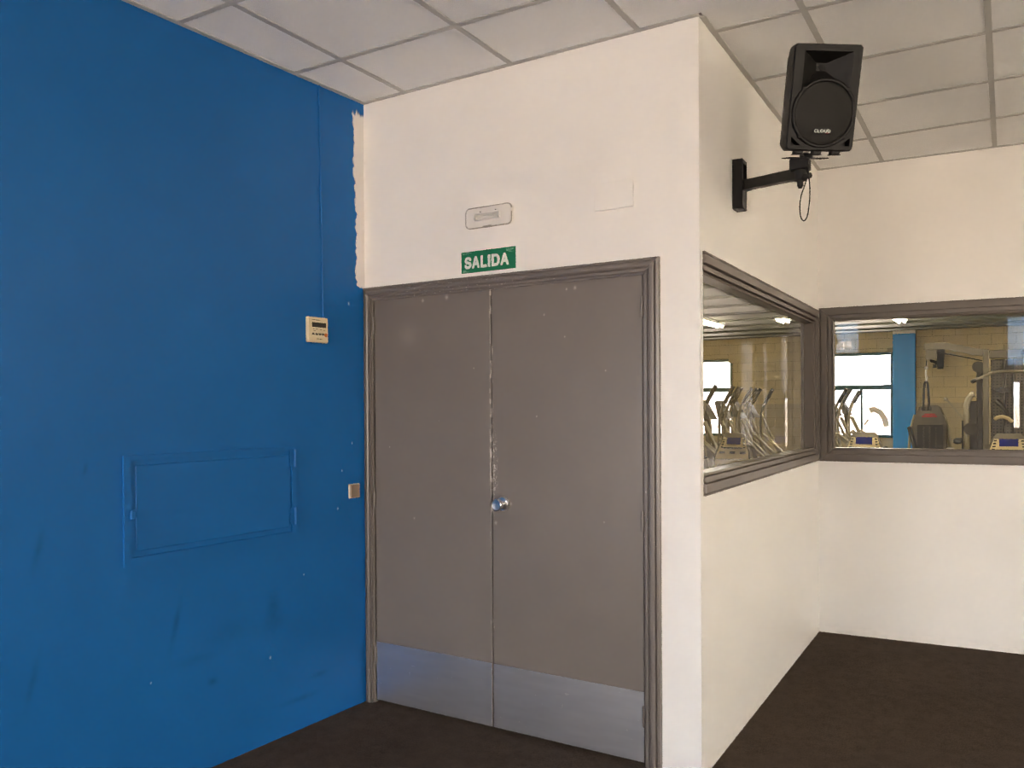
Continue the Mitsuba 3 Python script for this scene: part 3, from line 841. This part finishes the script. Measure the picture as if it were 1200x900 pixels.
# --- treadmills: the display faces the runner, who would stand with his back to us
def treadmill(cx, y, label, w=0.46):
    t = thing('treadmill', label, 'treadmill', 'treadmills beyond the glass')
    L = lambda m: place(m, (cx, y, 0))
    part(t, 'deck', L(cbox(-.42, .42, -1.75, .18, .0, .16, .02)), 'm_taupe')
    part(t, 'belt', L(box(-.27, .27, -1.70, -.10, .160, .166)), 'm_rubber')
    part(t, 'motor_cover', L(hull([(-.40, -.10, .16), (.40, -.10, .16), (.38, .28, .10), (-.38, .28, .10), (-.36, -.04, .30), (.36, -.04, .30), (.34, .2, .26), (-.34, .2, .26)])), 'm_taupe_light')
    for s in (-1, 1):
        part(t, 'upright', L(bar((s * .36, -.02, .15), (s * .30, .02, .86), .06, .09)), 'm_taupe_light')
        part(t, 'handrail', L(tube(np.vstack([bez((s * .30, .02, .86), (s * .36, -.15, .92), (s * .37, -.45, .86), n=10)]), .018, 10)), 'm_rubber', smooth=40)
    # console: a leaning trapezoid with a display and two cup holders
    zb, zt_, hw, ht = .845, 1.15, w / 2, w * .27
    lean = lambda px, n, z: (px, (z - zb) * .45 - n, z)
    rows = [(zb, hw * 1.0), (zb + .06, hw * .97), (zt_ - .10, hw * .74), (zt_ - .03, hw * .58), (zt_, hw * .46)]
    part(t, 'console', L(hull([lean(s * x, n, z) for z, x in rows for s in (-1, 1) for n in (0, -.05)])), 'm_taupe')
    face = [(zb + .012, hw * .90), (zb + .07, hw * .86), (zt_ - .10, hw * .64), (zt_ - .055, hw * .58)]
    cs = part(t, 'control_panel', L(hull([lean(s * x, n, z) for z, x in face for s in (-1, 1) for n in (.001, .010)])), 'm_console', label='tan control panel')

    def slab(x0, x1, z0, z1, n0=.010, n1=.014):
        return L(hull([lean(x, n, z) for x in (x0, x1) for n in (n0, n1) for z in (z0, z1)]))
    part(t, 'screen', slab(-hw * .37, hw * .37, zb + .175, zb + .252), 'm_screen', label='dark blue display')
    part(t, 'shelf', slab(-hw * .50, hw * .50, zb + .130, zb + .143, .010, .022), 'm_machine_dark')
    for x in (-.56, 0, .56):
        part(t, 'cup_holder', slab(hw * (x - .15), hw * (x + .15), zb + .070, zb + .098, .010, .012), 'm_machine_dark')
    for s in (-1, 1):
        for k in range(4):
            part(t, 'button', slab(s * hw * (.53 + .025 * (3 - k)) - .013, s * hw * (.53 + .025 * (3 - k)) + .013, zb + .135 + .030 * k, zb + .150 + .030 * k), 'm_machine_dark')
    part(t, 'console_foot', L(box(-.18, .18, -.03, .04, .80, .85)), 'm_console')
    return t


treadmill(1.348, 6.9, 'treadmill with blue display before the blue column')
treadmill(2.742, 6.9, 'treadmill with blue display before the tall cable machine')
treadmill(.06, 6.25, 'treadmill with blue display seen through the side window', .42)

# --- cable machine with its arm
t = thing('cable_machine', 'tall taupe cable machine with long top arm behind the treadmills', 'cable machine')
MY = 8.45
part(t, 'upright', cbox(2.478, 2.540, MY - .06, MY + .06, 0, 2.12, .006), 'm_taupe_light')
part(t, 'upright', cbox(2.408, 2.474, MY + .02, MY + .14, 0, 1.93, .006), 'm_machine_dark')
part(t, 'upright', cbox(3.32, 3.39, MY - .06, MY + .06, 0, 2.12, .006), 'm_taupe_light')
part(t, 'base', cat(cbox(2.2, 3.5, MY - .09, MY + .5, 0, .07, .006)), 'm_taupe')
arm = sg.Polygon([(1.845, 2.222), (2.06, 2.228), (2.20, 2.195), (2.36, 2.145), (2.478, 2.122), (2.478, 2.040), (2.34, 2.065), (2.18, 2.115), (2.06, 2.145), (1.845, 2.140)])
part(t, 'arm', place(upright(arm, -.04, .04), (0, MY, 0)), 'm_taupe_light')
part(t, 'cross_beam', cbox(2.541, 3.319, MY - .04, MY + .04, 2.01, 2.11, .006), 'm_taupe')
part(t, 'pulley_box', cbox(1.862, 1.985, MY - .03, MY + .03, 2.02, 2.138, .004), 'm_taupe_light')
part(t, 'pulley', place(tri(*[(lambda m: (np.c_[np.asarray(m.vertices)[:, 0], np.asarray(m.vertices)[:, 2], np.asarray(m.vertices)[:, 1]], np.asarray(m.faces)[:, ::-1]))(lathe([(0, -.02), (.068, -.02), (.060, 0), (.068, .02), (0, .02)], 24))][0]), (2.432, MY - .01, 1.913)), 'm_machine_dark', smooth=30)
part(t, 'cable', cat(tube(bez((1.99, MY - .045, 2.105), (2.20, MY - .045, 2.06), (2.47, MY - .045, 1.985)), .008, 6), tube([(1.872, MY - .01, 2.02), (1.868, MY - .01, 1.945)], .008, 6)), 'm_rubber')
part(t, 'shroud', cbox(2.56, 3.30, MY + .02, MY + .20, .10, 2.00, .01), 'm_perforated', label='dark perforated shroud')
part(t, 'weight_guide', cat(cyl((2.70, MY - .02, .1), (2.70, MY - .02, 2.0), .014, 10), cyl((2.80, MY - .02, .1), (2.80, MY - .02, 2.0), .014, 10)), 'm_machine_dark')
part(t, 'handle_hook', cat(tube(bez((2.62, MY - .08, 1.50), (2.70, MY - .14, 1.42), (2.72, MY - .08, 1.34)), .03, 8), cbox(2.60, 2.76, MY - .04, MY, 1.60, 1.66, .004)), 'm_machine_dark')
part(t, 'brace', bar((2.52, MY - .06, .98), (2.62, MY - .12, .07), .05, .05), 'm_taupe')
part(t, 'strap', tube(bez((2.60, MY - .10, 1.28), (2.68, MY - .13, 1.36), (2.78, MY - .10, 1.25)), .022, 8), 'm_console', smooth=40, label='yellowish strap')

ys_ = 8.0
bp = np.vstack([bez((2.375, ys_, 1.722), (2.47, ys_, 1.775), (2.56, ys_, 1.818), n=5), bez((2.56, ys_, 1.818), (2.60, ys_, 1.838), (2.66, ys_, 1.836), n=6)[1:], [(3.10, ys_, 1.836)]])
bp = np.vstack([bp, np.c_[5.76 - bp[:-1, 0], bp[:-1, 1], bp[:-1, 2]][::-1]])
t = thing('pulldown_bar', 'long pale bent pulldown bar hanging before the cable machine', 'pulldown bar')
part(t, 'bar', tube(bp, .017, 10), 'm_silver', smooth=40)
for s in (0, 1):
    e = bp[0] if s == 0 else bp[-1]
    k = bp[1] if s == 0 else bp[-2]
    part(t, 'grip', cyl(e - (k - e) * .15, e + (k - e) * .9, .022, 12), 'm_rubber')
part(t, 'hanger', cat(tube([(2.88, ys_, 1.85), (2.88, ys_ + .02, 2.06)], .007, 6), bar((2.88, ys_, 2.06), (2.88, MY - .042, 2.06), .03, .03)), 'm_machine_dark')

t = thing('triceps_rope', 'black looped triceps rope hanging from the cable machine arm', 'rope')
ry = MY - .01
lp = np.vstack([bez((1.835, ry, 1.42), (1.838, ry, 1.60), (1.850, ry, 1.73), n=8), bez((1.850, ry, 1.73), (1.866, ry, 1.765), (1.882, ry, 1.73), n=6)[1:], bez((1.882, ry, 1.73), (1.895, ry, 1.60), (1.898, ry, 1.42), n=8)[1:]])
part(t, 'rope', tube(lp, .014, 10), 'm_rubber', smooth=40)
part(t, 'hook', cat(tube([(1.866, ry, 1.745), (1.873, ry, 1.79), (1.862, ry, 1.84), (1.868, ry, 1.90)], .011, 8), trimesh.creation.icosphere(2, .024).apply_translation((1.868, ry, 1.915))), 'm_steel')
for x in (1.832, 1.901):
    part(t, 'stopper', cyl((x, ry, 1.385), (x, ry, 1.43), .026, 12), 'm_rubber')

# --- weight machine with shroud, right of the first treadmill
t = thing('weight_machine', 'dark weight machine with tall rounded shroud below the hanging rope', 'weight machine')
WY = 8.95
sh = sg.Polygon([(1.690, .10), (1.668, 1.14), (1.70, 1.30), (1.755, 1.425), (1.80, 1.455), (1.955, 1.455), (1.995, 1.425), (2.065, 1.24), (2.072, .10)])
part(t, 'shroud', place(upright(sh, -.12, .12), (0, WY, 0)), 'm_taupe')
part(t, 'panel', place(upright(sg.box(1.735, .12, 2.03, 1.20).buffer(-.01).buffer(.01), .1, .127), (0, WY - .25 + .0, 0)), 'm_machine_dark')
part(t, 'logo', place(upright(sg.box(1.815, 1.325, 1.945, 1.345).union(sg.box(1.79, 1.30, 1.96, 1.318)), .12, .1225), (0, WY - .243, 0)), 'm_red', label='small red lettering band')
part(t, 'rib', place(cat(*[box(x, x + .018, -.15, -.12, .2, 1.18) for x in (1.80, 1.87, 1.94)]), (0, WY, 0)), 'm_taupe')
for s, x in ((-1, 1.655), (1, 2.085)):
    part(t, 'side_tube', tube([(x + s * .03, WY - .08, .05), (x + s * .03, WY - .08, .8), (x, WY - .08, 1.15), (x - s * .05, WY - .08, 1.33)], .018, 10), 'm_silver', smooth=40)
part(t, 'lever', bar((1.645, WY - .16, 1.17), (1.735, WY - .30, .86), .035, .05), 'm_rubber')
part(t, 'base', cbox(1.6, 2.12, WY - .4, WY + .3, 0, .10, .01), 'm_taupe')

# --- leg machine with silver curved post
t = thing('leg_machine', 'weight machine with silver curved post and slanted lever before the cable machine', 'weight machine')
LY = 8.15
part(t, 'post', tube(np.vstack([[(2.315, LY, .03), (2.315, LY, 1.35)], bez((2.315, LY, 1.35), (2.31, LY, 1.56), (2.395, LY, 1.585), n=8)]), .032, 12), 'm_silver', smooth=40)
part(t, 'pulley_cover', cbox(2.335, 2.43, LY + .04, LY + .10, .4, 1.50, .01), 'm_machine_dark')
part(t, 'hub', cyl((2.36, LY - .05, 1.17), (2.36, LY + .05, 1.17), .075, 20), 'm_machine_dark')
part(t, 'lever', bar((2.105, LY, 1.52), (2.295, LY, 1.27), .018, .018), 'm_silver')
part(t, 'lever_tip', trimesh.creation.icosphere(2, .022).apply_translation((2.10, LY, 1.525)), 'm_silver')
part(t, 'rod', cyl((2.275, LY, .75), (2.275, LY, 1.27), .011, 10), 'm_machine_dark')
part(t, 'pad', cbox(2.18, 2.275, LY - .1, LY + .1, .99, 1.06, .02), 'm_rubber')
part(t, 'seat', cbox(1.86, 2.27, LY - .2, LY + .2, .80, .88, .03), 'm_machine_dark')
part(t, 'seat_frame', cat(bar((1.95, LY, .05), (2.0, LY, .80), .05, .08), cbox(1.8, 2.36, LY - .06, LY + .06, 0, .06, .01)), 'm_taupe')
part(t, 'weight_stack', cbox(2.12, 2.20, LY - .25, LY - .21, .85, .96, .01), 'm_steel')


# --- ellipticals in two rows, their masts at the left
def elliptical(x, y, label, var=0):
    t = thing('elliptical_trainer', label, 'elliptical trainer', 'elliptical trainers beyond the glass')
    rng = np.random.default_rng(100 + var)
    L = lambda m: place(m, (x, y, 0))
    sw = rng.uniform(-.06, .06)
    part(t, 'base', L(cat(cbox(-.18, 1.35, -.05, .05, .0, .07, .01), cbox(-.2, -.1, -.28, .28, 0, .06, .01), cbox(1.2, 1.3, -.28, .28, 0, .06, .01))), 'm_taupe')
    part(t, 'drive_housing', L(hull([(-.16, s * .12, .07) for s in (-1, 1)] + [(.42, s * .12, .07) for s in (-1, 1)] + [(.36, s * .1, .42) for s in (-1, 1)] + [(-.02, s * .1, .62) for s in (-1, 1)] + [(-.16, s * .1, .45) for s in (-1, 1)])), 'm_machine_dark')
    part(t, 'mast', L(bar((.0, 0, .5), (-.07, 0, 1.35), .07, .09)), 'm_taupe')
    part(t, 'console', L(hull([(-.10, s * .17, 1.30) for s in (-1, 1)] + [(.02, s * .17, 1.28) for s in (-1, 1)] + [(-.16, s * .13, 1.52) for s in (-1, 1)] + [(-.11, s * .13, 1.54) for s in (-1, 1)])), 'm_machine_dark')
    for s in (-1, 1):
        d = s * sw
        part(t, 'handlebar', L(tube(np.vstack([[(.0, s * .24, .62), (-.03 + d, s * .24, 1.1)], bez((-.03 + d, s * .24, 1.1), (-.05 + d, s * .24, 1.4), (.13 + d, s * .22, 1.66), n=8)]), .021, 8)), 'm_taupe_light', smooth=40)
        part(t, 'grip', L(tube(bez((.05 + d, s * .232, 1.50), (.10 + d, s * .225, 1.6), (.17 + d, s * .215, 1.72), n=5), .028, 8)), 'm_rubber', smooth=40)
        part(t, 'pedal_arm', L(tube([(.02 + d, s * .20, 1.26), (.20 + d, s * .20, .86), (.46 + d, s * .20, .32)], .020, 10)), 'm_silver', smooth=40)
        part(t, 'link_arm', L(tube(bez((.10 - d, s * .16, 1.02), (.34 - d, s * .16, .85), (.50 - d, s * .17, .58), (.62 - d, s * .17, .55), n=9), .022, 10)), 'm_silver', smooth=40)
        part(t, 'pedal', L(cbox(.42 + d, .78 + d, s * .20 - .08, s * .20 + .08, .26 + d, .33 + d, .015)), 'm_rubber')
        part(t, 'joint_cover', L(cyl((.50 - d, s * .13, .66), (.50 - d, s * .19, .66), .07, 16)), 'm_machine_dark')
    return t


for k, (y, tx) in enumerate(((7.0, 'elliptical trainer at the left edge of the side window'), (7.75, 'elliptical trainer, second from the left in the side window'), (8.5, 'elliptical trainer, third from the left in the side window'),
                             (9.25, 'elliptical trainer, fourth from the left in the side window'), (10.0, 'elliptical trainer near the corner of the two windows'))):
    elliptical(-.62, y, tx, k)
for k, (y, tx) in enumerate(((10.75, 'front elliptical trainer before the bright gym window'), (11.7, 'middle elliptical trainer before the bright gym window'), (12.8, 'rear elliptical trainer before the bright gym window'))):
    elliptical(.33, y, tx, 10 + k)

# --- small loudspeaker on the far wall
t = thing('wall_speaker', 'small black loudspeaker hung high on the far block wall', 'loudspeaker')
part(t, 'bracket', F_FAR(cat(box(1.60, 1.66, .0115, .03, 2.22, 2.44), bar((1.63, .03, 2.33), (1.64, .17, 2.33), .03, .03))), 'm_black_metal')
part(t, 'cabinet', F_FAR(hull([(u, n, zz) for u, n, zz in ((1.585, .16, 2.15), (1.665, .16, 2.15), (1.580, .34, 2.14), (1.685, .34, 2.14), (1.565, .16, 2.52), (1.69, .16, 2.52), (1.560, .38, 2.52), (1.715, .38, 2.52))])), 'm_black')
part(t, 'horn', F_FAR(cat(hull([(u, n, zz) for u, n, zz in ((1.585, .22, 2.22), (1.585, .30, 2.22), (1.585, .22, 2.29), (1.585, .30, 2.29), (1.455, .19, 2.29), (1.455, .33, 2.29), (1.455, .19, 2.34), (1.455, .33, 2.34))]), box(1.50, 1.56, .24, .28, 2.17, 2.24))), 'm_black')
